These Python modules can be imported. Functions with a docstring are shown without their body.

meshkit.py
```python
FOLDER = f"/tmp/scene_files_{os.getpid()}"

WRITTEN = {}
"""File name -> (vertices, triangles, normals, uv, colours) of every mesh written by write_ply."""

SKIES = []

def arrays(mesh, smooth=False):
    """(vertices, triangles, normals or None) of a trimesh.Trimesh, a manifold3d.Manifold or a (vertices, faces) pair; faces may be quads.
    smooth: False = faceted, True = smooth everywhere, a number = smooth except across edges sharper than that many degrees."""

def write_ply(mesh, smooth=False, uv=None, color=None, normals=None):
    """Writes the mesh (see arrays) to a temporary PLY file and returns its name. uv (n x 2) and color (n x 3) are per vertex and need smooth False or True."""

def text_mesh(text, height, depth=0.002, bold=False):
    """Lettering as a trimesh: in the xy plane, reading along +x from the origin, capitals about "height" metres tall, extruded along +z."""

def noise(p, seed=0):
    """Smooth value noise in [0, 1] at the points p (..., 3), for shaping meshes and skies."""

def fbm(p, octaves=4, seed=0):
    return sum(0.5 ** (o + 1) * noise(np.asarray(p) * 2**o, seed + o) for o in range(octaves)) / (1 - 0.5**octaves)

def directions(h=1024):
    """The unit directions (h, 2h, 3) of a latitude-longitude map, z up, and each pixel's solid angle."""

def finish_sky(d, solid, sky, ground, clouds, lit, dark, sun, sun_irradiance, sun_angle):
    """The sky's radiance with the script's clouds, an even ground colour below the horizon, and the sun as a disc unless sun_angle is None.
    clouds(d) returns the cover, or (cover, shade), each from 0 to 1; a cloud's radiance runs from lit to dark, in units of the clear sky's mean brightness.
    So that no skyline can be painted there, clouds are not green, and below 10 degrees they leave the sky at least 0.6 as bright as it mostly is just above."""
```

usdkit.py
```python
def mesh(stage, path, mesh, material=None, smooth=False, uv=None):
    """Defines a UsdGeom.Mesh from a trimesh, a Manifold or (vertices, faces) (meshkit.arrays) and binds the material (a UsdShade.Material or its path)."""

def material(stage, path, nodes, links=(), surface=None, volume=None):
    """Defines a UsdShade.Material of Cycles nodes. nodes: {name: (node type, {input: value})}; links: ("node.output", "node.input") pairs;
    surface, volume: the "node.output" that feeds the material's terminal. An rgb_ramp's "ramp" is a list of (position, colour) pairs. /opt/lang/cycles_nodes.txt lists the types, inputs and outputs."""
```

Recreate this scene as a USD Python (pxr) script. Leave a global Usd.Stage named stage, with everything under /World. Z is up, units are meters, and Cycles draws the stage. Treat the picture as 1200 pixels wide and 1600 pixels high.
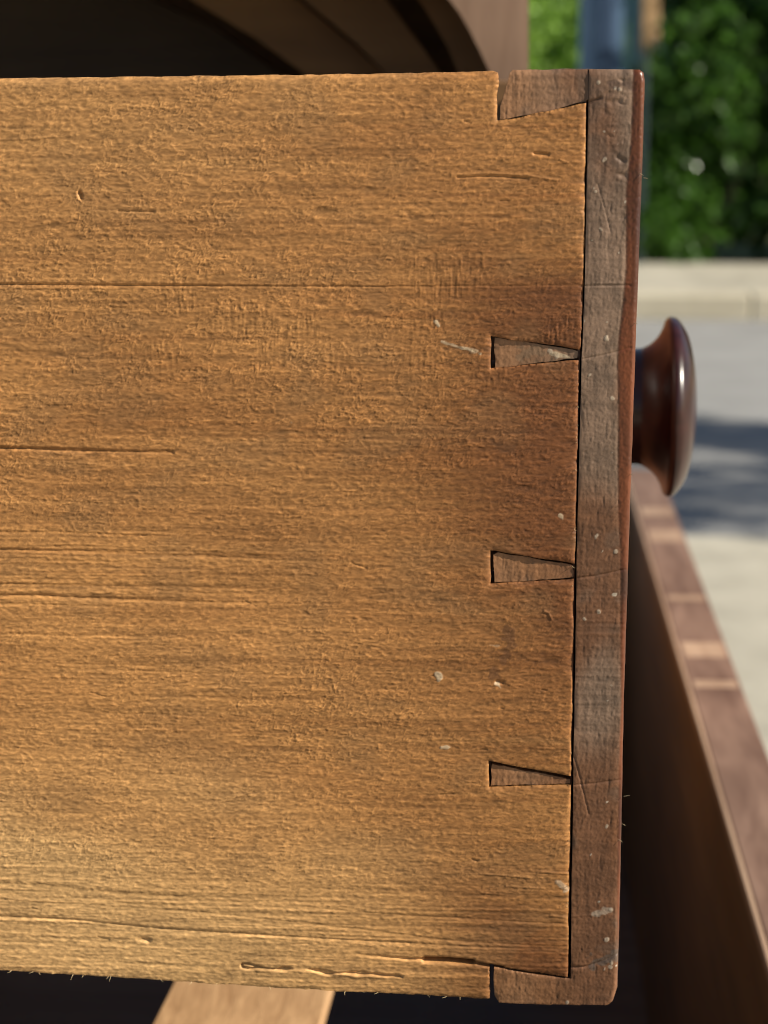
import math, numpy as np, trimesh, manifold3d, usdkit
from manifold3d import Manifold, CrossSection
from pxr import Usd, UsdGeom, UsdLux, UsdShade, Gf, Sdf, Vt
from scipy.ndimage import gaussian_filter, map_coordinates, distance_transform_edt
from PIL import Image, ImageDraw

stage = Usd.Stage.CreateInMemory()
UsdGeom.SetStageUpAxis(stage, UsdGeom.Tokens.z)
UsdGeom.SetStageMetersPerUnit(stage, 1.0)
UsdGeom.Xform.Define(stage, '/World')
RNG = np.random.default_rng(7)

# ------------------------------------------------------------------ camera
EYE = 0.90                       # height of the lens above the pavement
FPX, VPX, VPY = 3200.0, 789.0, 100.0
TH = math.atan((800 - VPY) / FPX)                       # pitch down
PS = math.atan((VPX - 600) / FPX * math.cos(TH))        # turned a little to the left
FW = np.array([-math.sin(PS) * math.cos(TH), math.cos(PS) * math.cos(TH), -math.sin(TH)])
RT = np.array([math.cos(PS), math.sin(PS), 0.0])
UP = np.cross(RT, FW)
CAM = np.array([0.0, 0.0, EYE])
cam = UsdGeom.Camera.Define(stage, '/World/camera')
cam.AddTransformOp().Set(Gf.Matrix4d(*RT, 0, *UP, 0, *(-FW), 0, *CAM, 1))
cam.CreateFocalLengthAttr(FPX / 1200 * 28.0)
cam.CreateHorizontalApertureAttr(28.0)
cam.CreateClippingRangeAttr(Gf.Vec2f(0.01, 1000))
Y0 = 0.352                       # the drawer side faces the lens at this distance
cam.CreateFocusDistanceAttr(0.360)
cam.CreateFStopAttr(FPX / 1200 * 28.0 / 2.9)
cam.CreateExposureAttr(0.9)

# ------------------------------------------------------------------ sun and sky
SUN = np.array([1.0, -0.25, 0.60]); SUN /= np.linalg.norm(SUN)
sun = UsdLux.DistantLight.Define(stage, '/World/sun')
zz = SUN; xx = np.cross([0, 0, 1], zz); xx /= np.linalg.norm(xx); yy = np.cross(zz, xx)
sun.AddTransformOp().Set(Gf.Matrix4d(*xx, 0, *yy, 0, *zz, 0, 0, 0, 0, 1))
sun.CreateIntensityAttr(1.15)
sun.CreateAngleAttr(0.5)
sun.CreateColorAttr(Gf.Vec3f(1.0, 0.93, 0.80))
sun.GetPrim().CreateAttribute('inputs:normalize', Sdf.ValueTypeNames.Bool).Set(True)
skymat = usdkit.material(stage, '/World/Looks/sky', {
    's': ('sky_texture', {'sky_type': 'single_scattering', 'sun_disc': False, 'sun_elevation': math.asin(SUN[2]), 'sun_rotation': math.atan2(SUN[0], SUN[1])}),
    'b': ('background_shader', {'strength': 0.05})}, [('s.color', 'b.color')], surface='b.background')
dome = UsdLux.DomeLight.Define(stage, '/World/sky')
UsdShade.MaterialBindingAPI.Apply(dome.GetPrim()).Bind(skymat)
dome.GetPrim().SetCustomDataByKey('kind', 'structure')

# ------------------------------------------------------------------ helpers
def bp(px, py, Y=Y0):
    """the point (X, Z) of the plane y = Y seen at a photograph point"""
    d = FW + RT * ((px - 600) / FPX) + UP * (-(py - 800) / FPX)
    t = Y / d[1]
    return t * d[0], EYE + t * d[2]
def atz(px, py, H):
    """the point (X, Y) of the level H below the lens seen at a photograph point"""
    d = FW + RT * ((px - 600) / FPX) + UP * (-(py - 800) / FPX)
    t = -H / d[2]
    return t * d[0], t * d[1]
def proj(X, Z, Y=Y0):
    dx, dy, dz = X, Y, Z - EYE
    c = FW[0] * dx + FW[1] * dy + FW[2] * dz
    return 600 + FPX * (RT[0] * dx + RT[1] * dy) / c, 800 - FPX * (UP[0] * dx + UP[1] * dy + UP[2] * dz) / c

used = {}
def path_for(name, parent):
    base = f'{parent}/{name}'
    n = used.get(base, 0); used[base] = n + 1
    return base if n == 0 else f'{base}_{n:03d}'
def data(prim, label=None, cat=None, group=None, kind=None):
    for k, v in (('label', label), ('category', cat), ('group', group), ('kind', kind)):
        if v: prim.SetCustomDataByKey(k, v)
    return prim
def thing(name, label, cat, group=None, loc=(0, 0, 0)):
    x = UsdGeom.Xform.Define(stage, path_for(name, '/World'))
    x.AddTranslateOp().Set(Gf.Vec3d(*map(float, loc)))
    data(x.GetPrim(), label, cat, group)
    return str(x.GetPath())
def part(name, m, mat, parent='/World', smooth=False, label=None, cat=None, kind=None):
    p = path_for(name, parent)
    usdkit.mesh(stage, p, m, mat, smooth=smooth)
    data(stage.GetPrimAtPath(p), label, cat, None, kind)
    return p
def box(x0, x1, y0, y1, z0, z1, r=0.0):
    b = Manifold.cube((x1 - x0 - 2 * r, y1 - y0 - 2 * r, z1 - z0 - 2 * r)).translate((x0 + r, y0 + r, z0 + r))
    if r:
        s = Manifold.sphere(r, 12)
        v = b.to_mesh().vert_properties[:, :3]
        b = Manifold.batch_hull([s.translate(tuple(map(float, q))) for q in v])
    return b
def prism_y(poly, y0, y1):
    """(X, Z) polygon pulled from y0 to y1"""
    a = np.array(poly, float)
    if 0.5 * np.sum(a[:, 0] * np.roll(a[:, 1], -1) - np.roll(a[:, 0], -1) * a[:, 1]) < 0: a = a[::-1]
    m = Manifold.extrude(CrossSection([a]), y1 - y0)
    return m.rotate((90, 0, 0)).translate((0, y1, 0))
def cat_m(parts):
    vs, fs, n = [], [], 0
    for m in parts:
        if hasattr(m, 'to_mesh'): q = m.to_mesh(); v, f = q.vert_properties[:, :3], q.tri_verts
        elif hasattr(m, 'vertices'): v, f = m.vertices, m.faces
        else: v, f = m
        vs.append(np.asarray(v)); fs.append(np.asarray(f) + n); n += len(v)
    return np.vstack(vs), np.vstack(fs)

# ------------------------------------------------------------------ materials
def wood(name, dark, light, axis=0, scale=60.0, rough=0.55, bump=0.25, coat=0.0, stretch=14, spec=0.4, mottle=None):
    sc = [scale, scale, scale]; sc[axis] = scale / stretch
    nodes = {
        'g': ('geometry', {}), 'm': ('mapping', {'scale': sc}),
        'n': ('noise_texture', {'scale': 1.0, 'detail': 6.0, 'roughness': 0.65, 'distortion': 0.6}),
        'n2': ('noise_texture', {'scale': 9.0, 'detail': 4.0, 'roughness': 0.6}),
        'r': ('rgb_ramp', {'ramp': [(0.3, dark), (0.7, light)]}),
        'r2': ('rgb_ramp', {'ramp': [(0.3, (0.72, 0.7, 0.68)), (0.7, (1.1, 1.1, 1.1))]}),
        'x': ('mix', {'mix_type': 'multiply', 'fac': 1.0}),
        'b': ('bump', {'strength': bump, 'distance': 0.0006}),
        'p': ('principled_bsdf', {'roughness': rough, 'coat_weight': coat, 'coat_roughness': 0.25, 'specular_ior_level': spec})}
    return usdkit.material(stage, '/World/Looks/' + name, nodes, [
        ('g.position', 'm.vector'), ('m.vector', 'n.vector'), ('g.position', 'n2.vector'), ('n.fac', 'r.fac'), ('n2.fac', 'r2.fac'),
        ('r.color', 'x.color1'), ('r2.color', 'x.color2'), ('x.color', 'p.base_color'), ('n.fac', 'b.height'), ('b.normal', 'p.normal')], surface='p.BSDF')
def tinted(name, rough, spec, scale, bump, coat=0.0, aniso=(1, 1, 1), coat_rough=0.3):
    """colour from the mesh's own tint, with very fine relief on top"""
    nodes = {
        'a': ('attribute', {'attribute': 'tint'}), 'g': ('geometry', {}), 'm': ('mapping', {'scale': [scale * q for q in aniso]}),
        'n': ('noise_texture', {'scale': 1.0, 'detail': 3.0, 'roughness': 0.6}),
        'b': ('bump', {'strength': bump, 'distance': 0.0001}),
        'p': ('principled_bsdf', {'roughness': rough, 'specular_ior_level': spec, 'coat_weight': coat, 'coat_roughness': coat_rough})}
    return usdkit.material(stage, '/World/Looks/' + name, nodes, [
        ('g.position', 'm.vector'), ('m.vector', 'n.vector'), ('n.fac', 'b.height'), ('b.normal', 'p.normal'), ('a.color', 'p.base_color')], surface='p.BSDF')
def plain(name, c1, c2, scale=20.0, rough=0.7, bump=0.2, dist=0.002, spec=0.3):
    nodes = {
        'g': ('geometry', {}), 'n': ('noise_texture', {'scale': scale, 'detail': 6.0, 'roughness': 0.7}),
        'r': ('rgb_ramp', {'ramp': [(0.3, c1), (0.7, c2)]}),
        'b': ('bump', {'strength': bump, 'distance': dist}), 'p': ('principled_bsdf', {'roughness': rough, 'specular_ior_level': spec})}
    return usdkit.material(stage, '/World/Looks/' + name, nodes, [
        ('g.position', 'n.vector'), ('n.fac', 'r.fac'), ('r.color', 'p.base_color'), ('n.fac', 'b.height'), ('b.normal', 'p.normal')], surface='p.BSDF')
def leafmat(name, c1, c2, rough=0.4, trans=0.3):
    nodes = {
        'g': ('geometry', {}), 'r': ('rgb_ramp', {'ramp': [(0.0, c1), (1.0, c2)]}),
        'p': ('principled_bsdf', {'roughness': rough, 'specular_ior_level': 0.5}), 't': ('translucent_bsdf', {}), 'x': ('mix_closure', {'fac': trans})}
    return usdkit.material(stage, '/World/Looks/' + name, nodes, [
        ('g.random_per_island', 'r.fac'), ('r.color', 'p.base_color'), ('r.color', 't.color'), ('p.BSDF', 'x.closure1'), ('t.BSDF', 'x.closure2')], surface='x.closure')

M_SIDE = tinted('bare_drawer_wood', 0.62, 0.28, 9000, 0.35, aniso=(0.35, 1, 1))
M_END = tinted('waxed_end_grain', 0.5, 0.35, 7000, 0.3, aniso=(0.6, 1, 1))
M_VENEER = tinted('varnished_edge', 0.40, 0.4, 3000, 0.2, coat=0.15, aniso=(1, 1, 0.5))
M_KNOB = wood('dark_polished_mahogany', (0.017, 0.0040, 0.0032), (0.042, 0.0095, 0.007), 0, 160, 0.27, 0.12, 0.4, 5, 0.3)
M_INNER = wood('drawer_interior_wood', (0.14, 0.071, 0.027), (0.23, 0.12, 0.047), 1, 70, 0.6, 0.4)
M_CASE_IN = wood('dark_case_wood', (0.24, 0.108, 0.030), (0.36, 0.17, 0.05), 0, 60, 0.6, 0.3)
M_CASE = wood('greyed_case_wood', (0.21, 0.122, 0.075), (0.34, 0.212, 0.138), 2, 70, 0.5, 0.3, 0.15)
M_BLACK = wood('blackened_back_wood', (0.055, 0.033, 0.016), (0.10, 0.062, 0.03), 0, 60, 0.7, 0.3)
M_PALE = wood('pale_pine', (0.32, 0.18, 0.085), (0.52, 0.32, 0.165), 1, 220, 0.65, 0.6, 0, 5)
M_FLOOR = wood('grey_drawer_floor', (0.10, 0.078, 0.062), (0.17, 0.135, 0.11), 0, 60, 0.6, 0.3)

# ------------------------------------------------------------------ the dovetailed drawer: relief fields
def white(shape, seed): return np.random.default_rng(seed).standard_normal(shape).astype(np.float32)
def band(shape, sz, sx, seed):
    g = gaussian_filter(white(shape, seed), (sz, sx), mode='wrap'); return g / g.std()
def smoothstep(a, b, x):
    t = np.clip((x - a) / (b - a), 0, 1); return t * t * (3 - 2 * t)

class Field:
    """relief and colour of one face in the plane y = Y0, on a fine grid"""
    def __init__(s, px0, px1, py0, py1, step):
        xa, zt = bp(px0, py0); xb, _ = bp(px1, py0); _, zb = bp(px0, py1)
        s.xs = np.arange(xa, xb, step); s.zs = np.arange(zb, zt, step); s.step = step
        s.X, s.Z = np.meshgrid(s.xs, s.zs)
        s.U, s.V = proj(s.X, s.Z); s.U = s.U.astype(np.float32); s.V = s.V.astype(np.float32)
        s.h = np.zeros(s.U.shape, np.float32); s.c = None; s.deep = 1.0
    def near(s, pts, pad):
        """distance in photograph pixels to a polyline and the place along it, only in its neighbourhood"""
        p = np.array(pts, float)
        lo, hi = p.min(0) - pad, p.max(0) + pad
        us, vs = s.U[s.U.shape[0] // 2], s.V[:, 0]
        i = np.where((vs > lo[1] - 20) & (vs < hi[1] + 20))[0]; j = np.where((us > lo[0] - 25) & (us < hi[0] + 25))[0]
        if not len(i) or not len(j): return None
        sl = (slice(i[0], i[-1] + 1), slice(j[0], j[-1] + 1))
        U, V = s.U[sl], s.V[sl]
        best = np.full(U.shape, 1e9, np.float32); at = np.zeros(U.shape, np.float32); sgn = np.zeros(U.shape, np.float32)
        L = np.r_[0, np.cumsum(np.linalg.norm(np.diff(p, axis=0), axis=1))]
        for k in range(len(p) - 1):
            d = p[k + 1] - p[k]; n2 = d @ d
            t = np.clip(((U - p[k, 0]) * d[0] + (V - p[k, 1]) * d[1]) / n2, 0, 1)
            dx, dy = U - p[k, 0] - t * d[0], V - p[k, 1] - t * d[1]
            q = np.hypot(dx, dy); w = q < best
            best[w] = q[w]; at[w] = ((L[k] + t * (L[k + 1] - L[k])) / L[-1])[w]; sgn[w] = np.sign(d[0] * dy - d[1] * dx)[w]
        return sl, best, at, sgn
    def groove(s, pts, width, depth, fade0=1.0, fade1=1.0, rag=0.0, seed=0):
        r = s.near(pts, width * 4)
        if r is None: return
        sl, q, at, _ = r
        if rag:
            q = np.abs(q + rag * 0.4 * band(s.U.shape, 4, 6, 900 + seed)[sl])
        prof = np.exp(-(q / width) ** 2)
        s.h[sl] -= depth * s.deep * prof * (fade0 + (fade1 - fade0) * at)
    def spot(s, pts, width, colour, amount, height=0.0, seed=0):
        """a mark with a shape of its own: paint speck, wax, stain"""
        r = s.near(pts, width * 3)
        if r is None: return
        sl, q, at, _ = r
        nz = band(s.U.shape, 2.2, 2.6, 700 + seed)[sl]
        a = smoothstep(1.0, 0.5, q / width + 0.42 * nz) * amount
        s.c[sl] = s.c[sl] * (1 - a[..., None]) + np.array(colour, np.float32) * a[..., None]
        s.h[sl] += height * a
    def wear(s, poly, reach, drop, seed):
        """edges of the outline rounded over by use"""
        im = Image.new('L', (len(s.xs), len(s.zs)), 0)
        for k, ring in enumerate(poly):
            q = [((x - s.xs[0]) / s.step, (z - s.zs[0]) / s.step) for x, z in ring]
            ImageDraw.Draw(im).polygon(q, fill=255 if k == 0 else 0)
        d = distance_transform_edt(np.asarray(im) > 127) * s.step
        nz = band(s.U.shape, 9, 9, seed)
        s.h -= drop * np.exp(-(d / (reach * np.clip(1 + 0.5 * nz, 0.25, 2.5)))) .astype(np.float32)
    def solid(s, back, left=None):
        xs = s.xs if left is None else np.r_[np.linspace(left, s.xs[0], 40)[:-1], s.xs]
        n, m = len(s.zs), len(xs)
        pad = m - len(s.xs)
        h = np.pad(s.h, ((0, 0), (pad, 0)), mode='edge')
        X, Z = np.meshgrid(xs, s.zs)
        v = np.stack([X, Y0 - h, Z], -1).reshape(-1, 3)
        idx = np.arange(n * m).reshape(n, m)
        a, b, c, d = idx[:-1, :-1].ravel(), idx[:-1, 1:].ravel(), idx[1:, 1:].ravel(), idx[1:, :-1].ravel()
        f = np.vstack([np.stack([a, b, c], 1), np.stack([a, c, d], 1)])
        ring = np.r_[idx[0, :-1], idx[:-1, -1], idx[-1, :0:-1], idx[:0:-1, 0]]
        k = len(ring); low = v[ring].copy(); low[:, 1] = back
        lo = np.arange(k) + n * m; cen = n * m + k
        nx = np.roll(np.arange(k), -1)
        f = np.vstack([f, np.stack([ring, lo, ring[nx]], 1), np.stack([lo, lo[nx], ring[nx]], 1), np.stack([lo, np.full(k, cen), lo[nx]], 1)])
        v = np.vstack([v, low, [[X.mean(), back, Z.mean()]]])
        mm = Manifold(manifold3d.Mesh64(vert_properties=v * 1000.0, tri_verts=f.astype(np.uint64)))
        assert mm.status() == manifold3d.Error.NoError, mm.status()
        return mm
    def sample(s, v):
        i = np.clip((v[:, 2] - s.zs[0]) / s.step, 0, len(s.zs) - 1); j = np.clip((v[:, 0] - s.xs[0]) / s.step, 0, len(s.xs) - 1)
        return np.stack([map_coordinates(s.c[..., k], [i, j], order=1, mode='nearest') for k in range(3)], 1)
    def emit(s, name, man, mat, parent):
        q = man.to_mesh64(); v, f = np.asarray(q.vert_properties)[:, :3] / 1000.0, np.asarray(q.tri_verts).astype(int)
        n = np.cross(v[f[:, 1]] - v[f[:, 0]], v[f[:, 2]] - v[f[:, 0]])
        l = np.linalg.norm(n, axis=1); keep = l > 1e-16; f, n, l = f[keep], n[keep], l[keep]
        top = (n[:, 1] / l < -0.25) & (v[f][:, :, 1].max(1) < Y0 + 0.004)
        ft, fo = f[top], f[~top]
        N = np.zeros_like(v)
        for k in range(3):
            for c in range(3): N[:, c] += np.bincount(ft[:, k], n[top][:, c], len(v))
        ids = np.unique(ft); mp = np.zeros(len(v), int); mp[ids] = np.arange(len(ids))
        vt, Nt = v[ids], N[ids]
        vo = v[fo].reshape(-1, 3); no = np.repeat(n[~top] / l[~top][:, None], 3, 0)
        V = np.vstack([vt, vo]); F = np.vstack([mp[ft], np.arange(len(vo)).reshape(-1, 3) + len(vt)])
        NN = np.vstack([Nt / np.maximum(np.linalg.norm(Nt, axis=1, keepdims=True), 1e-30), no])
        p = path_for(name, parent)
        m = UsdGeom.Mesh.Define(stage, p)
        m.CreatePointsAttr(Vt.Vec3fArray.FromNumpy(V.astype(np.float32)))
        m.CreateFaceVertexCountsAttr(Vt.IntArray.FromNumpy(np.full(len(F), 3, np.int32)))
        m.CreateFaceVertexIndicesAttr(Vt.IntArray.FromNumpy(F.astype(np.int32).ravel()))
        m.CreateSubdivisionSchemeAttr('none')
        m.CreateNormalsAttr(Vt.Vec3fArray.FromNumpy(NN.astype(np.float32))); m.SetNormalsInterpolation('vertex')
        UsdGeom.PrimvarsAPI(m).CreatePrimvar('tint', Sdf.ValueTypeNames.Color3fArray, 'vertex').Set(Vt.Vec3fArray.FromNumpy(np.clip(s.sample(V), 0.002, 0.9).astype(np.float32)))
        UsdShade.MaterialBindingAPI.Apply(m.GetPrim()).Bind(mat)
        return p

def ragged(pts, amp, seed, step=4.0, closed=True):
    """photograph polygon to plane points (X, Z), its edges slightly uneven"""
    p = np.array(pts, float); out = []
    r = np.random.default_rng(seed)
    n = len(p)
    for k in range(n if closed else n - 1):
        a, b = p[k], p[(k + 1) % n]
        m = max(2, int(np.linalg.norm(b - a) / step)); t = np.arange(m) / m
        d = (b - a) / max(np.linalg.norm(b - a), 1e-9); nn = np.array([-d[1], d[0]])
        w = gaussian_filter(r.standard_normal(m), 2.0, mode='nearest') * 2.6 + 0.5 * r.standard_normal(m)
        w *= np.minimum(1, np.minimum(np.arange(m), m - np.arange(m)) / 3.0)
        out.append(a + (b - a) * t[:, None] + nn * (w * amp)[:, None])
    q = np.vstack(out)
    X, Z = bp_many(q)
    return np.stack([X, Z], 1)
def bp_many(q):
    d = FW[None] + RT[None] * ((q[:, :1] - 600) / FPX) - UP[None] * ((q[:, 1:] - 800) / FPX)
    t = Y0 / d[:, 1]
    return t * d[:, 0], EYE + t * d[:, 2]

JOINT = [(919, 158), (912, 445), (907, 545), (906, 562), (898, 880), (897, 905), (892, 1213), (893, 1226), (889, 1400), (887, 1527)]
SIDE = ([(-2000, 139), (0, 123), (560, 116), (770, 111), (778, 114), (780, 128), (776, 150), (777, 188), (800, 186), (860, 173), (916, 161)]
        + JOINT[1:3] + [(906, 547), (767, 525), (767, 576), (905, 563)] + [(898, 881), (766, 860), (766, 913), (897, 905)]
        + [(892, 1213), (764, 1189), (764, 1231), (892, 1227)] + JOINT[8:]
        + [(830, 1519), (776, 1509), (765, 1508), (765, 1561), (600, 1552), (420, 1543), (0, 1516), (-2000, 1440)])
PINS = [[(773, 528), (834, 537), (903, 549), (902, 560), (820, 570), (774, 575)],
        [(771, 867), (778, 864), (800, 868), (895, 884), (896, 903), (830, 908), (773, 911)],
        [(769, 1195), (891, 1219), (891, 1225), (767, 1229)]]
HALF_PIN = [(797, 113), (801, 109), (919.4, 108), (919, 156), (885, 166), (840, 176), (790, 186), (781, 187), (782, 165), (790, 140)]
FRONT = ([(920.6, 108), (1000, 109), (1006, 114), (1008, 128), (1006, 200), (999, 400), (990, 640), (983, 850), (975, 1100), (970, 1350), (967, 1480), (965, 1545), (958, 1566), (950, 1573),
          (860, 1571), (780, 1567), (773, 1556), (771, 1530), (772, 1511), (800, 1517), (840, 1524), (892, 1530),
          (893, 1400), (896, 1230), (896, 1205), (901, 905), (901, 880), (909, 560), (910, 540), (914, 440)])
VEN_EDGE = [(990, 90), (987, 180), (985, 230), (978, 300), (978, 420), (972, 480), (966, 530), (964, 570), (966, 640), (965, 720), (966, 800), (969, 860), (969, 960), (970, 1100), (967, 1200), (964.5, 1330), (964, 1420), (966, 1500), (963, 1600)]

# --- side panel
fs = Field(-85, 930, 98, 1590, 0.000155)
sh = fs.U.shape; U, V = fs.U, fs.V
K = 1e-3
patch = smoothstep(-0.6, 0.9, band(sh, 70, 110, 1) + 0.5 * band(sh, 30, 40, 2))
gz = np.clip(smoothstep(1340, 1420, V + 0.06 * (450 - U)) + np.exp(-((V - 900) / 70) ** 2) * smoothstep(620, 120, U) + 0.4 * np.exp(-((V - 1090) / 60) ** 2) * smoothstep(500, 100, U), 0, 1)
w1, w2 = band(sh, 7, 7, 6), band(sh, 7, 7, 7)
def warped(img, a):
    ii, jj = np.meshgrid(np.arange(sh[0]), np.arange(sh[1]), indexing='ij')
    return map_coordinates(img, [ii + a * w1, jj + a * w2], order=1, mode='wrap').astype(np.float32)
def lines(sz, sx, seed, t, am, lo, hi, m):
    """thin raised threads along the level lines of a warped noise, in loose clusters"""
    n = warped(band(sh, sz, sx, seed), am)
    return np.exp(-(n / t) ** 2) * smoothstep(lo, hi, band(sh, m, m * 1.5, seed + 500))
fine = band(sh, 0.75, 1.6, 3)
dash = 0.8 * band(sh, 0.7, 2.6, 4) + 0.6 * band(sh, 0.8, 9.0, 34)
long = 0.8 * band(sh, 1.0, 50, 5) + 0.6 * band(sh, 2.2, 120, 35)
ridge = lines(1.0, 2.0, 8, 0.36, 1.5, -1.8, 0.8, 5) + 0.8 * lines(1.7, 1.3, 9, 0.28, 1.6, -0.6, 1.2, 5) + 0.7 * lines(1.6, 3.2, 18, 0.20, 2.2, -0.4, 1.2, 7)
slit = np.maximum(0, band(sh, 0.75, 5.0, 19) - 0.9) * smoothstep(-1.0, 1.0, band(sh, 12, 24, 33))
barz = np.exp(-((V - 500) / 90) ** 2) * smoothstep(100, 250, U) + 0.6 * smoothstep(560, 760, U) * np.exp(-((V - 480) / 260) ** 2) + 0.15
bars = band(sh, 5, 0.8, 12) * smoothstep(0.0, 1.2, band(sh, 10, 14, 13)) * barz
calm = 1 - 0.7 * gz
lump = band(sh, 45, 70, 14)
fs.h = K * (0.015 * fine + 0.011 * dash - 0.010 * slit + 0.020 * long * (0.32 + 0.8 * gz) + 0.056 * ridge * (0.6 + 0.4 * patch) * calm + 0.012 * bars * calm + 0.05 * lump).astype(np.float32)
tear = np.maximum(0, band(sh, 3.0, 9, 16) - 1.1) * smoothstep(0.2, 1.2, band(sh, 14, 26, 17))
fs.h -= K * 0.05 * tear * calm
# colour: honey to the left, red-brown with age towards the joint, painted sheen lower left
def col(*c): return np.array(c, np.float32)
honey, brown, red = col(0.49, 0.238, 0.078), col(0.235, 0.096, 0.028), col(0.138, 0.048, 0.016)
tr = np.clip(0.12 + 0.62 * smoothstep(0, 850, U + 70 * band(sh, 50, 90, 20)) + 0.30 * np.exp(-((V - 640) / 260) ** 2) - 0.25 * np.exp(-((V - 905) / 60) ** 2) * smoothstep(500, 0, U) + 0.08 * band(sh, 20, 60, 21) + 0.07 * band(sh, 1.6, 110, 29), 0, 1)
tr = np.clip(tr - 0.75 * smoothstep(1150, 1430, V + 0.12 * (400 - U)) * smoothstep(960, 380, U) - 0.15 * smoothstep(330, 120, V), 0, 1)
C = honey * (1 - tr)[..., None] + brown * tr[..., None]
pw = (smoothstep(1180, 1440, V + 0.25 * (350 - U) + 30 * band(sh, 30, 90, 30)) * smoothstep(900, 200, U) * 0.75)[..., None]; C = C * (1 - pw) + col(0.66, 0.405, 0.170) * pw  # pale lower left: sheen of the raking sun painted into the colour
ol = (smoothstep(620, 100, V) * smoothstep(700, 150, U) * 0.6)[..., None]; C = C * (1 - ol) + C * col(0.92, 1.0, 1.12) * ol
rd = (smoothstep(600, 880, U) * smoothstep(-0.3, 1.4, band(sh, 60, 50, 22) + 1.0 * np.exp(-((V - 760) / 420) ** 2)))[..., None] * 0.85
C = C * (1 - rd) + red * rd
streak = 0.7 * band(sh, 1.1, 30, 23) + 0.8 * band(sh, 2.5, 60, 24) + 0.25 * band(sh, 9, 200, 25)
speck = band(sh, 1.5, 3.5, 26)
grey = smoothstep(0.3, 1.5, band(sh, 14, 22, 27))[..., None] * 0.22
C = C * (1 + 0.055 * streak + 0.07 * np.clip(speck, -2, 1.5))[..., None] * (1 - 0.5 * np.clip(ridge * 0, 0, 1))[..., None]
C = C * (1 - grey) + col(0.22, 0.125, 0.055) * grey
dk = np.clip(np.maximum(0, band(sh, 1.4, 6, 28) - 1.9), 0, 1.2)[..., None] * 0.25
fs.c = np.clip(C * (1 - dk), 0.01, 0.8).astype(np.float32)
# occlusion shade painted into the hollows, highlights painted onto the raised fibres
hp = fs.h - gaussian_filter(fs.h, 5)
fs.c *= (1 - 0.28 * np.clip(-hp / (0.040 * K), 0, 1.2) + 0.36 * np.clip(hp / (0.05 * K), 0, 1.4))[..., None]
# grain lines and scratches
fs.deep = 1.7
r = np.random.default_rng(40)
for k in range(34):
    v0 = r.choice([r.uniform(825, 975), r.uniform(1360, 1500), r.uniform(980, 1130)], p=[0.5, 0.3, 0.2]); ln = r.uniform(200, 620); u0 = r.uniform(-60, 180)
    sl = 0.03 if v0 < 1200 else 0.085
    wv = r.uniform(-2, 2, 6)
    pts = [(u0 + ln * t / 5, v0 + sl * ln * t / 5 + wv[t]) for t in range(6)]
    fs.groove(pts, r.uniform(1.4, 3.0), K * r.uniform(0.012, 0.045), 1.0, 0.1, 0.6, k)
fs.groove([(-50, 831), (120, 832), (200, 836), (300, 840)], 2.2, K * 0.10, 1, 0.1)
fs.groove([(-50, 858), (100, 861), (220, 866), (340, 870), (500, 878)], 2.6, K * 0.15, 1, 0.15, 0.5)
fs.groove([(-50, 912), (100, 914), (220, 917), (420, 920)], 2.5, K * 0.12, 1, 0.1, 0.5)
fs.groove([(-50, 930), (60, 930), (130, 934), (240, 939), (400, 943)], 2.3, K * 0.16, 1, 0.1, 0.5)
fs.groove([(-50, 941), (150, 947), (330, 949)], 2.0, K * 0.06, 1, 0.1)
fs.groove([(-50, 444), (100, 445), (200, 446), (345, 447)], 1.9, K * 0.20, 1, 0.7)
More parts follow.
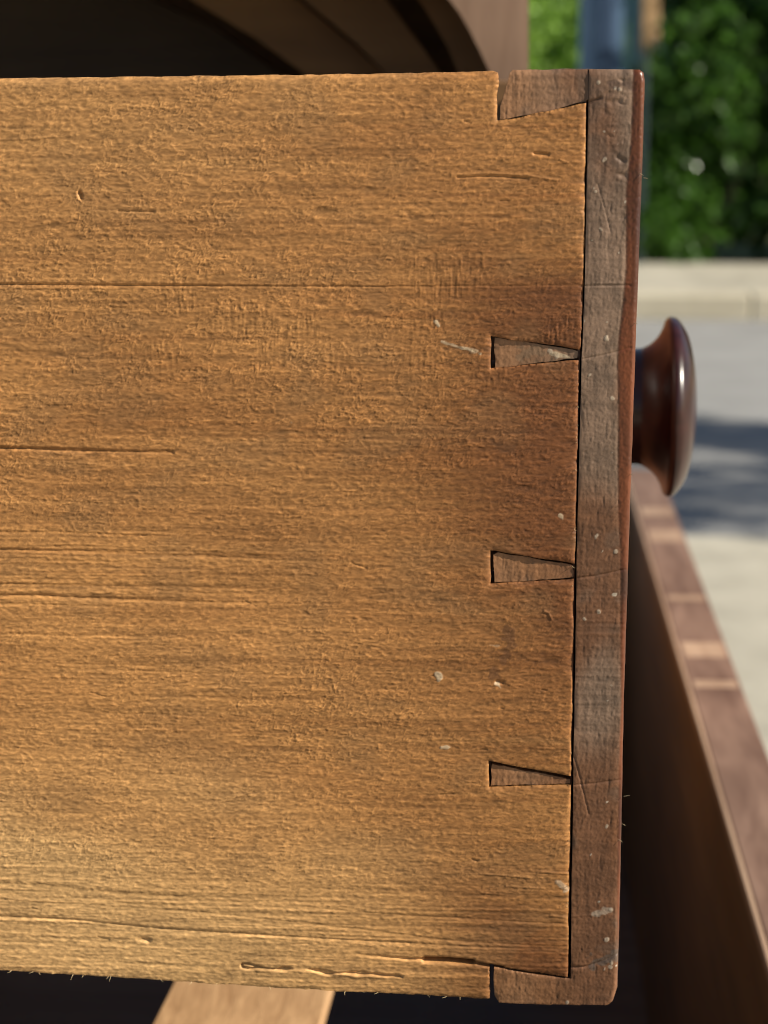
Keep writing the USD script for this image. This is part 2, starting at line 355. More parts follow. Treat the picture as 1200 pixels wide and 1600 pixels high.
fs.groove([(-50, 450.5), (150, 450.5), (300, 451.5)], 1.2, -K * 0.06, 1, 0.5)
fs.groove([(345, 447), (560, 448), (915, 446)], 1.3, K * 0.09, 1, 0.5, 0.5, 3)
fs.groove([(-50, 700), (40, 701), (110, 704), (200, 706), (270, 707)], 2.3, K * 0.26, 1, 0.35, 0.8, 1)
fs.groove([(185, 330), (240, 331)], 1.6, K * 0.10)
fs.groove([(-40, 219), (40, 217), (88, 214)], 1.6, -K * 0.05)
fs.groove([(60, 1378), (130, 1379)], 1.4, -K * 0.03); fs.groove([(324, 1308), (372, 1310)], 1.4, -K * 0.045)
fs.groove([(122, 724), (150, 726)], 1.4, -K * 0.05); fs.groove([(-50, 1403), (300, 1424), (560, 1452), (700, 1470), (885, 1480)], 1.8, K * 0.05, 0.7, 1)
fs.groove([(-50, 1430), (120, 1438), (260, 1452), (430, 1463), (640, 1474)], 1.9, K * 0.12, 1.0, 0.8, 0.4, 5)
fs.groove([(640, 1474), (760, 1481), (884, 1483)], 1.4, K * 0.05, 1, 0.6)
fs.groove([(480, 1418), (620, 1430), (884, 1444)], 1.6, K * 0.06, 0.5, 1, 0.5, 6)
fs.groove([(124, 301), (127, 309)], 2.6, K * 0.35)
fs.groove([(216, 1466), (232, 1470)], 3.6, K * 0.22, 0.3, 1.0)
fs.groove([(706, 274), (760, 271), (826, 274), (870, 282)], 1.8, -K * 0.06, 0.4, 1.0); fs.groove([(715, 277), (770, 275), (824, 279)], 2.0, K * 0.12)
fs.groove([(835, 240), (856, 241)], 2.2, K * 0.22)
fs.groove([(380, 1509), (430, 1515), (470, 1513), (520, 1520), (570, 1521), (628, 1526)], 2.0, K * 0.34, 1, 0.9, 3.6, 7)
fs.groove([(384, 1513), (470, 1518), (560, 1525), (622, 1528)], 1.8, -K * 0.06, 1, 1, 3.0, 8)
fs.groove([(560, 1492), (640, 1499), (690, 1500), (742, 1505), (785, 1513)], 2.2, K * 0.5, 0.1, 1.4)
fs.groove([(664, 1500), (700, 1501), (738, 1504)], 3.4, K * 0.9)
fs.groove([(750, 1366), (790, 1368), (830, 1372)], 1.3, -K * 0.06); fs.groove([(845, 1362), (888, 1366)], 1.6, -K * 0.07); fs.groove([(790, 1385), (850, 1388)], 1.4, -K * 0.06)
fs.groove([(752, 1395), (785, 1398)], 1.3, -K * 0.05); fs.groove([(860, 1430), (885, 1434)], 1.6, -K * 0.06)
fs.groove([(850, 955), (857, 958), (862, 968)], 1.3, -K * 0.09)
r = np.random.default_rng(41)
for k in range(70):    # loose short fibres and nicks
    u0, v0, a = r.uniform(0, 880), r.uniform(140, 1480), r.normal(0, 0.25); ln = r.uniform(5, 26)
    fs.groove([(u0, v0), (u0 + ln * math.cos(a), v0 + ln * math.sin(a))], r.uniform(0.9, 1.5), K * r.choice([-0.045, 0.06]) * r.uniform(0.5, 1.3))
CREAM = (0.52, 0.40, 0.26)
fs.spot([(682, 503), (684, 507)], 3.4, CREAM, 0.77, K * 0.08, 1); fs.spot([(690, 533), (712, 541), (730, 545), (750, 552)], 2.1, CREAM, 0.63, K * 0.03, 2)
fs.spot([(722, 543), (746, 548)], 3.2, CREAM, 0.45, K * 0.03, 22)
fs.spot([(682, 1052), (686, 1060)], 4.0, CREAM, 0.77, K * 0.1, 3); fs.spot([(778, 1070), (782, 1075)], 3.6, CREAM, 0.72, K * 0.08, 4); fs.groove([(776, 1066), (785, 1066)], 3, K * 0.2)
fs.spot([(690, 1168), (704, 1167)], 3.2, CREAM, 0.72, K * 0.1, 5); fs.spot([(860, 1520), (857, 1527)], 5.0, (0.6, 0.43, 0.2), 0.9, K * 0.3, 6)
fs.spot([(876, 1380), (884, 1390)], 7.0, (0.5, 0.4, 0.28), 0.5, K * 0.08, 7); fs.spot([(455, 660), (457, 662)], 2.0, CREAM, 0.54, 0.0, 8)
fs.spot([(875, 805), (880, 812)], 2.4, CREAM, 0.63, K * 0.05, 9); fs.spot([(765, 1008), (780, 1009)], 1.6, CREAM, 0.27, 0, 9)
DARK = (0.11, 0.048, 0.020)
fs.spot([(792, 985), (796, 1005), (788, 1025), (775, 1045), (770, 1058)], 8.0, DARK, 0.62, 0.0, 10)
fs.spot([(640, 690), (700, 694)], 7, DARK, 0.3, 0, 11); fs.spot([(765, 690), (800, 700)], 8, DARK, 0.35, 0, 12)
for k in range(10):
    u0, v0 = r.uniform(80, 880), r.uniform(140, 1350); fs.spot([(u0, v0), (u0 + r.uniform(5, 30), v0 + r.uniform(-2, 2))], r.uniform(3, 9), DARK, r.uniform(0.06, 0.22), 0, 30 + k)
tl = np.interp(fs.U, [-60, 0, 560, 770, 800], [124, 123, 116, 111, 111])
fs.h -= (K * 0.55 * np.exp(-np.maximum(0, fs.V - tl) / 4.0) * smoothstep(790, 770, fs.U)).astype(np.float32)
side_ring = ragged(SIDE, 0.42, 3)
fs.wear([side_ring], 0.00030, 0.00036, 31)
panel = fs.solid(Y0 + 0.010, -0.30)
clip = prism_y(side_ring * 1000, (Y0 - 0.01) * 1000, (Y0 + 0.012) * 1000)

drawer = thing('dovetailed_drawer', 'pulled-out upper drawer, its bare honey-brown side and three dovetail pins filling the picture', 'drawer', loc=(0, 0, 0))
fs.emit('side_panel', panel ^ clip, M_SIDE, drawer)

# --- drawer front seen on its end grain
fe = Field(755, 1016, 98, 1590, 0.000155)
sh = fe.U.shape; U, V = fe.U, fe.V
saw = band(sh, 1.0, 40, 51) * 0.6 + band(sh, 2.4, 90, 52) * 0.6
vert = band(sh, 30, 1.0, 53)
zone = smoothstep(470, 250, V)[...]                      # pitted near the upper corner
pits = smoothstep(2, -4, U - np.interp(V, [p[1] for p in VEN_EDGE], [p[0] for p in VEN_EDGE])) * np.maximum(0, band(sh, 2.2, 2.8, 54) - 0.55) * smoothstep(925, 985, U) * (0.35 + 0.9 * zone)
sawz = smoothstep(860, 960, V) * smoothstep(1180, 1080, V)
w1, w2 = band(sh, 7, 7, 56), band(sh, 7, 7, 57)
crk = warped(band(sh, 5, 7, 58), 3.0)
fe.h = K * (0.014 * saw * (0.4 + 1.0 * sawz) + 0.005 * vert + 0.014 * band(sh, 0.9, 0.9, 55) + 0.012 * band(sh, 14, 1.4, 66) * smoothstep(0, 1.5, band(sh, 40, 12, 67)) - 0.022 * np.maximum(0, band(sh, 3.5, 0.7, 68) - 0.8) + 0.012 * np.exp(-(crk / 0.25) ** 2) * (0.3 + 0.7 * zone) - 0.10 * pits + 0.05 * band(sh, 60, 30, 59)).astype(np.float32)
fe.h -= K * 0.06
ec, eg, ew = col(0.150, 0.068, 0.033), col(0.200, 0.128, 0.085), col(0.195, 0.078, 0.031)
t1 = smoothstep(-0.9, 1.0, band(sh, 40, 22, 60) + 0.6 * band(sh, 160, 50, 61) + 1.0 * smoothstep(1250, 250, V) - 0.35)[..., None]
C = ec * (1 - t1) + eg * t1
t2 = (smoothstep(0.0, 1.3, band(sh, 50, 40, 62)) * 0.7)[..., None]; C = C * (1 - t2) + ew * t2
t3 = (smoothstep(940, 780, U) * 0.75)[..., None]; C = C * (1 - t3) + col(0.29, 0.135, 0.055) * t3
C = C * (1 + 0.06 * saw + 0.025 * vert + 0.09 * band(sh, 12, 2, 63) + 0.06 * band(sh, 2, 12, 64))[..., None]
C = C * (1 - 0.16 * np.clip(band(sh, 4.0, 0.7, 68) - 0.6, 0, 2))[..., None]
dirt = (smoothstep(0.6, 2.0, band(sh, 8, 8, 65) + 0.8 * smoothstep(945, 985, U)) * 0.45)[..., None]; C = C * (1 - dirt) + col(0.10, 0.066, 0.045) * dirt
fe.c = np.clip(C, 0.01, 0.8).astype(np.float32)
for pts, w, d in [([(906, 562), (935, 556), (955, 552), (986, 543)], 1.6, 0.13), ([(898, 904), (930, 900), (977, 890)], 1.7, 0.16), ([(893, 1227), (930, 1224), (969, 1219)], 1.4, 0.12),
                  ([(893, 1170), (902, 1200), (912, 1240), (920, 1272)], 1.4, 0.16), ([(913, 447), (950, 446), (985, 446)], 1.5, 0.12), ([(915, 450), (984, 450)], 1.0, -0.04), ([(913, 443), (984, 442)], 0.9, -0.05),
                  ([(934, 288), (946, 330), (954, 362)], 1.0, 0.10), ([(890, 168), (921, 160), (938, 153)], 2.4, 0.5), ([(890, 1512), (915, 1511), (940, 1503), (965, 1491)], 2.0, 0.3),
                  ([(905, 620), (912, 680)], 0.9, 0.06), ([(915, 640), (922, 690)], 0.9, 0.05), ([(908, 596), (930, 600)], 0.9, -0.03), ([(896, 1432), (940, 1429), (955, 1422)], 1.2, -0.05),
                  ([(805, 117), (803, 150)], 1.0, 0.05), ([(835, 113), (836, 170)], 1.0, 0.03)]:
    fe.groove(pts, w, K * d, 1, 0.8, 0.5, 4)
for u0, v0 in [(932, 299), (945, 248), (940, 360), (922, 585), (950, 530), (948, 527), (956, 622), (930, 838), (962, 862), (935, 955), (914, 968), (955, 1421), (949, 1467), (955, 1504), (953, 1510), (945, 1512), (886, 1568), (935, 130), (968, 140), (862, 552), (872, 556), (948, 1290)]:
    fe.spot([(u0, v0), (u0 + r.uniform(-3, 3), v0 + r.uniform(-3, 4))], r.uniform(1.6, 3.6), (0.42, 0.33, 0.24), 0.75, K * 0.07, int(u0))
for k in range(26):
    u0, v0 = r.uniform(905, 978), r.choice([r.uniform(120, 540), r.uniform(120, 1560)]); fe.spot([(u0, v0), (u0 + r.uniform(-2, 2), v0 + r.uniform(-2, 2))], r.uniform(0.9, 2.0), (0.5, 0.43, 0.33), 0.7, K * 0.06, 100 + k)
fe.spot([(925, 1430), (955, 1422)], 5, (0.4, 0.33, 0.25), 0.5, 0, 3); fe.spot([(930, 1505), (960, 1496)], 9, (0.09, 0.07, 0.055), 0.7, 0, 4)
fe.spot([(822, 552), (850, 552)], 14, (0.17, 0.11, 0.065), 0.55, 0, 5); fe.spot([(860, 553), (890, 559)], 3, (0.5, 0.4, 0.27), 0.6, K * 0.04, 6)
fe.spot([(958, 128), (985, 135)], 9, (0.07, 0.04, 0.03), 0.6, -K * 0.05, 7)
fe.h -= (K * 0.5 * np.exp(-np.maximum(0, V - 109) / 4.0)).astype(np.float32)
# the front edge is rolled over towards the show face
ex = np.interp(V, [p[1] for p in FRONT[2:15]], [p[0] for p in FRONT[2:15]])
dd = np.clip((ex - U) * 0.00011, 0, 1)
R = 0.0009
fe.h -= (R - np.sqrt(np.maximum(0, R ** 2 - np.maximum(0, R - dd) ** 2))).astype(np.float32) * 0.8
vx = np.interp(V, [p[1] for p in VEN_EDGE], [p[0] for p in VEN_EDGE])
ven = smoothstep(-2, 3, U - vx)
fe.h -= (K * 0.05 * np.exp(-((U - vx) / 2.5) ** 2)).astype(np.float32)
vc = col(0.100, 0.027, 0.008) * (1 + 0.22 * band(sh, 22, 4, 70) + 0.15 * band(sh, 60, 6, 71))[..., None]
vd = smoothstep(0.5, 1.8, band(sh, 14, 5, 72))[..., None] * 0.6; vc = vc * (1 - vd) + col(0.03, 0.012, 0.007) * vd
fe.c = np.clip(fe.c * (1 - ven[..., None]) + vc * ven[..., None], 0.006, 0.8).astype(np.float32)
front_ring = ragged(FRONT, 0.13, 5); half_ring = ragged(HALF_PIN, 0.35, 6); pin_rings = [ragged(p, 0.45, 10 + k, 3.0) for k, p in enumerate(PINS)]
fe.wear([front_ring], 0.00018, 0.00020, 77)
ven_poly = [bp(*p) for p in VEN_EDGE] + [bp(1030, 1600), bp(1030, 90)]
vp = prism_y(np.array(ven_poly) * 1000, 0, 2000)
deep = fe.solid(Y0 + 0.276)
Y1 = Y0 + 0.276
fr = deep ^ prism_y(front_ring * 1000, (Y0 - 0.01) * 1000, (Y1 - 0.001) * 1000)
fr = fr - box(-1000, 1000, (Y0 + 0.014) * 1000, 2000, bp(960, 118)[1] * 1000, 2000)
front = fe.emit('drawer_front', fr - vp, M_END, drawer)
fe.emit('edge_veneer', fr ^ vp, M_VENEER, front)
thin = fe.solid(Y0 + 0.0098)
for k, ring in enumerate([half_ring] + pin_rings):
    p = fe.emit('dovetail_pin', thin.translate((0, [0.05, 0.14, 0.12, 0.16][k], 0)) ^ prism_y(ring * 1000, (Y0 - 0.01) * 1000, (Y0 + 0.012) * 1000), M_END, front)
# the rest of the box, hidden behind the side
zt, zb = bp(500, 118)[1], bp(500, 1548)[1]
xj = bp(900, 800)[0]
part('side_panel', box(-0.30, xj - 0.001, Y1 - 0.011, Y1 - 0.001, zb, zt - 0.003, 0.0008), M_INNER, drawer)
part('back_panel', box(-0.300, -0.291, Y0 + 0.0105, Y1 - 0.0115, zb + 0.012, zt - 0.004, 0.0008), M_INNER, drawer)
part('bottom_board', box(-0.2905, xj - 0.0005, Y0 + 0.0105, Y1 - 0.0115, zb + 0.005, zb + 0.011), M_INNER, drawer)
# turned knob
kx, kz = bp(985, 840)[0], (zt + zb) / 2 + 0.0046
ky = (Y0 + Y1) / 2
kx = bp(996, 560)[0] + 0.0006
prof = [(0.0, 0.0125), (0.0016, 0.0130), (0.0032, 0.0128), (0.006, 0.0126), (0.009, 0.0128), (0.0115, 0.0138), (0.0135, 0.0158), (0.0148, 0.0182), (0.0155, 0.0202), (0.0164, 0.0209), (0.0176, 0.0206), (0.019, 0.0192), (0.0204, 0.0168), (0.0214, 0.0135), (0.0222, 0.009), (0.0226, 0.0045), (0.0227, 0.0)]
from scipy.interpolate import PchipInterpolator
pr = np.array([(-0.005, 0.0120)] + prof); pr[:, 1] *= np.interp(pr[:, 0], [0, 0.012, 0.016], [1.12, 1.08, 1.035]); tt = np.r_[0, np.cumsum(np.linalg.norm(np.diff(pr, axis=0), axis=1))]
q = np.linspace(0, tt[-1], 90); pr = np.stack([PchipInterpolator(tt, pr[:, 0])(q), np.maximum(0, PchipInterpolator(tt, pr[:, 1])(q))], 1); pr = np.vstack([[pr[0, 0], 0], pr])
kn = trimesh.creation.revolve(np.stack([pr[:, 1], pr[:, 0]], 1), sections=96)
kn.apply_transform(np.array([[0, 0, 1, 0], [1, 0, 0, 0], [0, 1, 0, 0], [0, 0, 0, 1.0]])); kn.apply_translation((kx, ky, kz))
if kn.volume < 0: kn.invert()
part('knob', kn, M_KNOB, drawer, smooth=50)
# stray fibres on the edges
M_FIB = plain('pale_wood_fibre', (0.5, 0.36, 0.18), (0.6, 0.45, 0.25), 500, 0.6)
fib = []
r = np.random.default_rng(12)
def strand(u, v, du, dv, w):
    a = np.array([*bp(u, v)]); b = np.array([*bp(u + du, v + dv)]); c = (a + b) / 2 + r.normal(0, 0.00007, 2)
    pts = np.array([[a[0], Y0 + 0.0003, a[1]], [c[0], Y0 - 0.0001, c[1]], [b[0], Y0 - 0.0003, b[1]]])
    ms = [Manifold.sphere(rr, 6).translate(tuple(map(float, p))) for p, rr in zip(pts * 1000, (w, w * 0.8, w * 0.4))]
    for i in (0, 1):
        q = Manifold.batch_hull([ms[i], ms[i + 1]]).to_mesh(); fib.append((q.vert_properties[:, :3] / 1000, q.tri_verts))
for u, v, du, dv in [(115, 1521, -4, 9), (173, 1525, -2, 7), (18, 1516, -6, 3), (538, 1547, 1, 7), (30, 1517, 5, -6), (1000, 271, 5, 3), (975, 1245, 9, -3), (972, 1288, 5, 1), (967, 1313, 5, 2), (1006, 278, 6, 1), (992, 505, 4, 1), (985, 742, 4, -2), (60, 1520, 4, 2), (250, 1531, 6, 2), (300, 1534, -5, 3), (420, 1542, 4, 4)]:
    strand(u, v, du, dv, 0.055)
for k in range(10):
    u = r.uniform(0, 760); strand(u, 1516 + u * 0.06, r.normal(0, 5), r.uniform(0, 3), 0.04)
for k in range(20):
    v = r.uniform(600, 1520); strand(np.interp(v, [p[1] for p in JOINT], [p[0] for p in JOINT]) - 3, v, r.uniform(0, 5), r.normal(0, 2), 0.05)
part('loose_fibres', cat_m(fib), M_FIB, drawer, kind='stuff')

# ------------------------------------------------------------------ lower drawer, pulled further out
HL = 0.235                                                # its rim lies this far below the lens
ZL = EYE - HL
xi = (atz(1100, 1160, HL)[0] + atz(1003, 830, HL)[0]) / 2
xo = (atz(1105, 930, HL)[0] + atz(1155, 1070, HL)[0] + atz(1185, 1130, HL)[0]) / 3
yf = atz(1020, 733, HL)[1]
M_PALERIM = wood('pale_rim_wood', (0.34, 0.22, 0.145), (0.43, 0.30, 0.205), 1, 120, 0.55, 0.3)
low = thing('lower_drawer', 'larger lower drawer pulled out beneath, its worn mauve-brown rim running away past the knob', 'drawer')
ZF = ZL - 0.205
M_RIM = wood('worn_varnished_rim', (0.13, 0.072, 0.050), (0.28, 0.180, 0.132), 1, 90, 0.55, 0.35, 0.0, 6, 0.22)
part('drawer_front', box(xi, xo, 0.10, yf, ZF - 0.02, ZL - 0.0041), M_INNER, low)
part('rim', box(xi + 0.0012, xo, 0.10, yf, ZL - 0.004, ZL, 0.0007), M_RIM, low, smooth=40)
part('pale_edge', box(xi - 0.0004, xi + 0.00118, 0.10, yf, ZL - 0.004, ZL - 0.0001, 0.0004), M_PALERIM, low)  # paler strip along the inner edge of the rim
# paler patches: thin strips of lighter wood let into the rim
for (a, b) in [((1055, 1003), (1055, 1026)), ((1090, 1063), (1090, 1074)), ((1030, 793), (1030, 806)), ((1020, 828), (1020, 846)), ((1060, 930), (1060, 938))]:
    y1, y0 = atz(*a, HL)[1], atz(*b, HL)[1]
    part('pale_patch', box(xi + 0.0028, xo - 0.0016, y0, y1, ZL - 0.0006, ZL + 0.0001), M_PALERIM, low)
part('side_panel', box(-0.50, xi - 0.0005, yf - 0.012, yf, ZF, ZL - 0.004, 0.001), M_INNER, low)
part('side_panel', box(-0.50, xi - 0.0005, 0.10, 0.112, ZF, ZL - 0.004, 0.001), M_INNER, low)
part('back_panel', box(-0.51, -0.501, 0.10, yf, ZF, ZL - 0.004, 0.001), M_INNER, low)
part('bottom_board', box(-0.50, xi - 0.0005, 0.10, yf, ZF - 0.012, ZF - 0.0005), M_FLOOR, low)
# pale divider lying across the lower drawer
a0, a1 = atz(272, 1537, HL + 0.01), atz(236, 1608, HL + 0.01); b0, b1 = atz(511, 1550, HL + 0.01), atz(495, 1608, HL + 0.01)
def along(p, q, y): t = (y - p[1]) / (q[1] - p[1]); return p[0] + t * (q[0] - p[0])
ya, yb = 0.40, 0.80
poly = [(along(a0, a1, ya), ya), (along(b0, b1, ya), ya), (along(b0, b1, yb), yb), (along(a0, a1, yb), yb)]
poly = np.array(poly)
dv = Manifold.extrude(CrossSection([poly[:, :2] * 1000]), 7).translate((0, 0, (ZL - 0.01) * 1000 - 7)).scale((0.001, 0.001, 0.001))
part('divider_board', dv, M_PALE, low, label='pale bare pine board lit by the sun')
part('divider_post', box(-0.085, -0.065, 0.70, 0.72, ZF, ZL - 0.0175), M_INNER, low)
part('divider_post', box(-0.085, -0.065, 0.48, 0.50, ZF, ZL - 0.0175), M_INNER, low)

# ------------------------------------------------------------------ the case they belong to
case = thing('wooden_case', 'old wooden case behind the drawer, greyed curved upright and dark slanting boards inside', 'cabinet')
YC = 0.665
def bpc(px, py, Y): return bp(px, py, Y)
# lit front upright with its curved shoulder
curve = [(771, 150), (765, 112), (750, 80), (734, 48), (718, 20), (701, -2), (664, -36), (600, -72), (500, -110), (380, -135), (240, -150), (-500, -160)]
up_poly = [bpc(*p, YC) for p in curve] + [bpc(-500, -420, YC), bpc(826, -420, YC), bpc(826, 420, YC), bpc(771, 420, YC)]
part('front_upright', prism_y(up_poly, YC, YC + 0.020), M_CASE, case, label='greyed upright with a curved shoulder')
xr, xl = bpc(824, 0, YC)[0], bpc(771, 0, YC)[0]
ztop = bpc(0, -416, YC)[1]
part('end_board', box(xl + 0.001, xr - 0.001, YC + 0.0205, 1.05, ZL + 0.03, ztop - 0.002), M_CASE_IN, case)
part('top_board', box(-0.60, xr + 0.004, YC - 0.004, 1.06, ztop + 0.0005, ztop + 0.018, 0.001), M_CASE, case)
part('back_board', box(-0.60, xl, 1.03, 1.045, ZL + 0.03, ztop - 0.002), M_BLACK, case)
part('end_board', box(-0.62, -0.601, YC, 1.05, ZL + 0.03, ztop), M_CASE_IN, case)
# slanting boards inside
def slat(pts, Y, th, mat):
    part('slanting_board', prism_y([bpc(*p, Y) for p in pts], Y, Y + th), mat, case)
slat([(640, -20), (668, 20), (700, 75), (722, 130), (790, 130), (790, -20)], YC + 0.028, 0.008, M_CASE_IN)
slat([(440, -30), (500, 20), (560, 70), (605, 118), (690, 118), (665, 82), (632, 38), (604, 0), (585, -30)], YC + 0.050, 0.008, M_CASE_IN)
slat([(230, -40), (300, 0), (400, 60), (480, 118), (603, 118), (556, 74), (498, 26), (438, -24), (410, -44)], YC + 0.066, 0.008, M_CASE_IN)
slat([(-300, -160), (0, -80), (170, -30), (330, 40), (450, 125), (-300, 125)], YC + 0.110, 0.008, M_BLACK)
part('dust_board', box(-0.60, -0.135, 0.12, 1.05, ZL + 0.012, ZL + 0.026), M_CASE_IN, case)
part('drawer_runner', box(-0.60, -0.14, Y0 + 0.001, Y0 + 0.05, ZL + 0.0265, zb - 0.0006), M_CASE_IN, case)
part('drawer_runner', box(-0.60, -0.14, Y1 - 0.05, Y1 - 0.001, ZL + 0.0265, zb - 0.0006), M_CASE_IN, case)
part('lower_side', box(-0.62, -0.135, 0.065, 0.09, 0.06, ZL + 0.0115), M_CASE, case)
part('lower_side', box(-0.62, -0.135, yf + 0.012, yf + 0.037, 0.06, ZL + 0.0115), M_CASE, case)
part('base_board', box(-0.60, -0.135, 0.0905, yf + 0.0115, 0.06, 0.08), M_CASE, case)
for x, y in ((-0.60, 0.07), (-0.60, yf), (-0.19, 0.07), (-0.19, yf)):
    part('foot', box(x, x + 0.05, y, y + 0.03, 0.004, 0.0595, 0.003), M_CASE, case)

# ------------------------------------------------------------------ ground
def gy(py): return EYE * 1.0 / ((py - VPY) / FPX) * 1.0
def ydist(py): return atz(1120, py, EYE)[1]
M_PAVE = plain('pale_pavement', (0.30, 0.272, 0.215), (0.49, 0.45, 0.36), 5, 0.85, 0.3, 0.004)
M_ASPH = plain('worn_asphalt', (0.22, 0.217, 0.208), (0.31, 0.303, 0.29), 3.0, 0.85, 0.4, 0.004)
M_SOIL = plain('verge_earth', (0.07, 0.09, 0.03), (0.13, 0.15, 0.05), 1.2, 0.95, 0.4, 0.01)
M_KERB = plain('kerb_concrete', (0.42, 0.37, 0.27), (0.54, 0.485, 0.37), 6, 0.85, 0.3, 0.003)
yk0, yk1, yv = ydist(838), ydist(492), atz(1120, 412, EYE - 0.085)[1]
part('ground', box(-150, 150, -60, 260, -0.6, -0.004), M_SOIL, kind='structure')
part('near_pavement', box(-30, 30, -6, yk0, -0.0035, 0.0), M_PAVE, kind='structure')
part('road', box(-30, 30, yk0 + 0.001, yk1 - 0.151, -0.0035, 0.0), M_ASPH, kind='structure')
part('far_pavement', box(-30, 30, yk1 + 0.001, yv + 0.02, -0.0035, 0.085), M_PAVE, kind='structure')
kerb = thing('kerb', 'pale concrete kerb along the far edge of the road', 'kerb')
for k in range(-4, 9):
    part('kerb_stone', box(k * 0.9, k * 0.9 + 0.893, yk1 - 0.15, yk1 - 0.001, -0.003, 0.088, 0.008), M_KERB, kerb)

# ------------------------------------------------------------------ vegetation
def leaves(centres, size, seed, droop=0.4):
    r = np.random.default_rng(seed); n = len(centres)
    d = r.standard_normal((n, 3)); d[:, 2] -= droop; d /= np.linalg.norm(d, axis=1, keepdims=True)
    w = np.cross(d, r.standard_normal((n, 3))); w /= np.linalg.norm(w, axis=1, keepdims=True); nn = np.cross(d, w)
    L = size * r.uniform(0.6, 1.3, n)[:, None]; W = L * 0.30
    c = centres
    v = np.stack([c, c + d * L * 0.45 + w * W + nn * L * 0.06, c + d * L, c + d * L * 0.45 - w * W + nn * L * 0.06, c + d * L * 0.5 - nn * L * 0.04], 1).reshape(-1, 3)
    b = np.arange(n)[:, None] * 5
    f = np.concatenate([b + [0, 1, 4], b + [1, 2, 4], b + [2, 3, 4], b + [3, 0, 4]], 0)
    return v, f
def bush_points(x0, x1, y0, y1, z0, z1, clumps, per, cr, seed):
    r = np.random.default_rng(seed)
    c = np.stack([r.uniform(x0, x1, clumps), r.uniform(y0, y1, clumps), z0 + (z1 - z0) * r.uniform(0, 1, clumps)], 1); c[:, 1] += 0.05 * np.sin(c[:, 0] * 5.1 + c[:, 2] * 7.3)
    p = c[r.integers(0, clumps, clumps * per)]
    q = r.standard_normal((len(p), 3)); q /= np.linalg.norm(q, axis=1, keepdims=True)
    p = p + q * (cr * r.uniform(0.45, 1.05, len(p)) ** 0.6)[:, None]
    return p[(p[:, 2] > z0 - 0.02)]
def tube(pts, radii, n=7):
    """one continuous tapering limb through the points"""
    pts = np.array(pts, float); k = len(pts); i = np.arange(n); t = i / n * 2 * np.pi; v, f = [], []
    for j in range(k):
        d = pts[min(j + 1, k - 1)] - pts[max(j - 1, 0)]; d /= np.linalg.norm(d); a = np.cross(d, [0.3, 0.9, 0.1]); a /= np.linalg.norm(a); b = np.cross(d, a)
        v.append(pts[j] + (np.cos(t)[:, None] * a + np.sin(t)[:, None] * b) * radii[j])
    for j in range(k - 1):
        o = j * n; q = (i + 1) % n
        f += [np.stack([i + o, q + o, q + o + n], 1), np.stack([i + o, q + o + n, i + o + n], 1)]
    v += [pts[:1], pts[-1:]]; m = k * n; q = (i + 1) % n
    f += [np.stack([q, i, np.full(n, m)], 1), np.stack([i + m - n, q + m - n, np.full(n, m + 1)], 1)]
    return np.vstack(v), np.vstack(f)
M_BARK = plain('bark', (0.05, 0.038, 0.028), (0.11, 0.085, 0.06), 20, 0.9, 0.6, 0.01)
M_HEDGE = leafmat('hedge_leaf', (0.05, 0.12, 0.015), (0.34, 0.48, 0.065), 0.28, 0.4)
M_LIGHT = leafmat('bright_leaf', (0.20, 0.34, 0.05), (0.40, 0.54, 0.12), 0.45, 0.4)
xh = bp(1006, 300, yv + 0.3)[0] + 0.06
def bush(name, label, x0, x1, y0, y1, z1, clumps, per, cr, size, mat, seed):
    t = thing(name, label, 'hedge' if 'hedge' in name else 'shrub')
    r = np.random.default_rng(seed)
    part('foliage', leaves(bush_points(x0, x1, y0, y1, 0.05, z1, clumps, per, cr, seed), size, seed), mat, t)
    for k in range(max(3, int((x1 - x0) * 2))):
        x, y = r.uniform(x0, x1), r.uniform(y0 + 0.1, y1); m = (x + r.normal(0, 0.1), y + r.normal(0, 0.05), z1 * 0.5)
        part('stem', tube([(x, y, -0.02), m, (m[0] + r.normal(0, 0.2), m[1] + r.normal(0, 0.1), z1)], (0.022, 0.016, 0.005)), M_BARK, t)
bush('hedge', 'tall dark green leafy hedge across the road, right of the posts', xh + 0.13, xh + 5.0, yv + 0.22, yv + 1.15, 2.3, 520, 190, 0.20, 0.075, M_HEDGE, 21)
bush('shrub', 'bright yellow-green sunlit shrub beyond the road, left of the blue post', -0.9, xh - 0.1, yv + 2.2, yv + 3.0, 1.25, 60, 130, 0.2, 0.08, M_LIGHT, 22)
# posts beyond the road
M_BLUE = plain('blue_grey_paint', (0.10, 0.17, 0.27), (0.15, 0.23, 0.34), 6, 0.45, 0.1)
M_SLATE = plain('dark_blue_paint', (0.030, 0.055, 0.10), (0.05, 0.08, 0.14), 6, 0.45, 0.1)
M_TAN = plain('tan_timber', (0.40, 0.24, 0.11), (0.52, 0.33, 0.17), 8, 0.7, 0.2)
M_TURQ = plain('pale_turquoise_paint', (0.22, 0.40, 0.46), (0.30, 0.50, 0.55), 6, 0.5, 0.1)
def xat(px, Y): return bp(px, 100, Y)[0]
Yp = yv + 0.35
bl = thing('gate_post', 'blue-grey painted post with a dark blue centre strip beyond the road', 'post')
part('post', box(xat(906, Yp), xat(972, Yp), Yp, Yp + 0.12, -0.02, 2.0, 0.008), M_BLUE, bl)
part('strip', box(xat(934, Yp), xat(958, Yp), Yp - 0.035, Yp - 0.002, 0.05, 1.96, 0.004), M_SLATE, bl)
part('cap', box(xat(903, Yp), xat(975, Yp), Yp - 0.04, Yp + 0.14, 2.001, 2.04, 0.008), M_SLATE, bl)
tp = thing('timber_post', 'tan timber post rising above the low shrub, right of the blue post', 'post')
part('post', box(xat(1001, Yp), xat(1028, Yp), Yp - 0.02, Yp + 0.06, -0.02, 2.4, 0.008), M_TAN, tp)
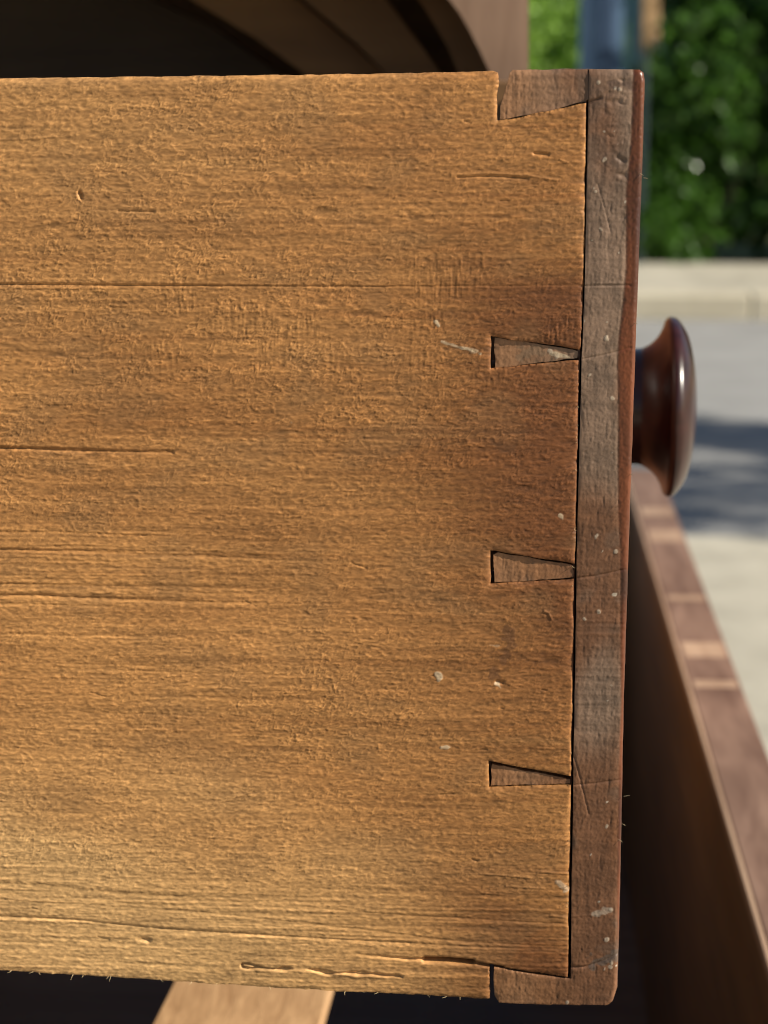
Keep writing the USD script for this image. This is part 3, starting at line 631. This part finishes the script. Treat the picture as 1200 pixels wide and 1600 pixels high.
bush('low_shrub', 'low dark shrub hiding the foot of the tan timber post', xat(1003, Yp) - 0.03, xat(1045, Yp) + 0.1, yv + 0.12, yv + 0.26, 0.9, 26, 130, 0.12, 0.06, M_HEDGE, 25)
dp = thing('slate_post', 'thin dark slate post at the left end of the hedge', 'post')
part('post', box(xat(1001, yv - 0.02), xat(1013, yv - 0.02), yv - 0.02, yv + 0.02, -0.02, 0.95, 0.006), plain('dark_slate_paint', (0.02, 0.035, 0.036), (0.04, 0.06, 0.06), 6, 0.6, 0.1), dp)
tg = thing('board_gate', 'pale turquoise board gate behind the posts', 'gate')
for k in range(6):
    x = xat(955, Yp + 1.2) + k * 0.075
    part('board', box(x, x + 0.07, Yp + 1.2, Yp + 1.225, 0.05, 1.45 - 0.03 * (k % 2), 0.004), M_TURQ, tg)
part('rail', box(xat(955, Yp + 1.2), xat(955, Yp + 1.2) + 0.45, Yp + 1.226, Yp + 1.26, 0.4, 0.48), M_TURQ, tg)
part('rail', box(xat(955, Yp + 1.2), xat(955, Yp + 1.2) + 0.45, Yp + 1.226, Yp + 1.26, 1.1, 1.18), M_TURQ, tg)
bush('far_hedge', 'distant mid-green hedge closing the view behind the posts', -7, 8, yv + 9, yv + 10.5, 2.0, 260, 60, 0.5, 0.2, leafmat('far_leaf', (0.06, 0.12, 0.02), (0.14, 0.24, 0.05)), 23)
# the street tree whose shade lies on the road, beside the frame
tc = np.array([0.62, 4.72, 0.0]) + SUN / SUN[2] * 2.9
tree = thing('street_tree', 'small street tree whose shade falls across the road', 'tree')
r = np.random.default_rng(31)
part('trunk', tube([(tc[0], tc[1], -0.02), (tc[0] + 0.03, tc[1], 1.5), (tc[0], tc[1] + 0.02, 2.9)], (0.07, 0.05, 0.02), 10), M_BARK, tree)
lp = []
for k in range(26):
    e = np.array([r.uniform(-1.3, 1.3), r.uniform(-0.62, 0.62), r.uniform(-0.35, 0.35)]); b = np.array((tc[0] + 0.02, tc[1], 1.7 + 0.5 * r.random()))
    part('limb', tube([b, (b + tc + e) / 2 + [0, 0, 0.08], tc + e], (0.02, 0.014, 0.005), 5), M_BARK, tree); lp.append(tc + e + r.standard_normal((110, 3)) * [0.24, 0.10, 0.10])
part('crown', leaves(np.vstack(lp), 0.10, 33), M_HEDGE, tree)
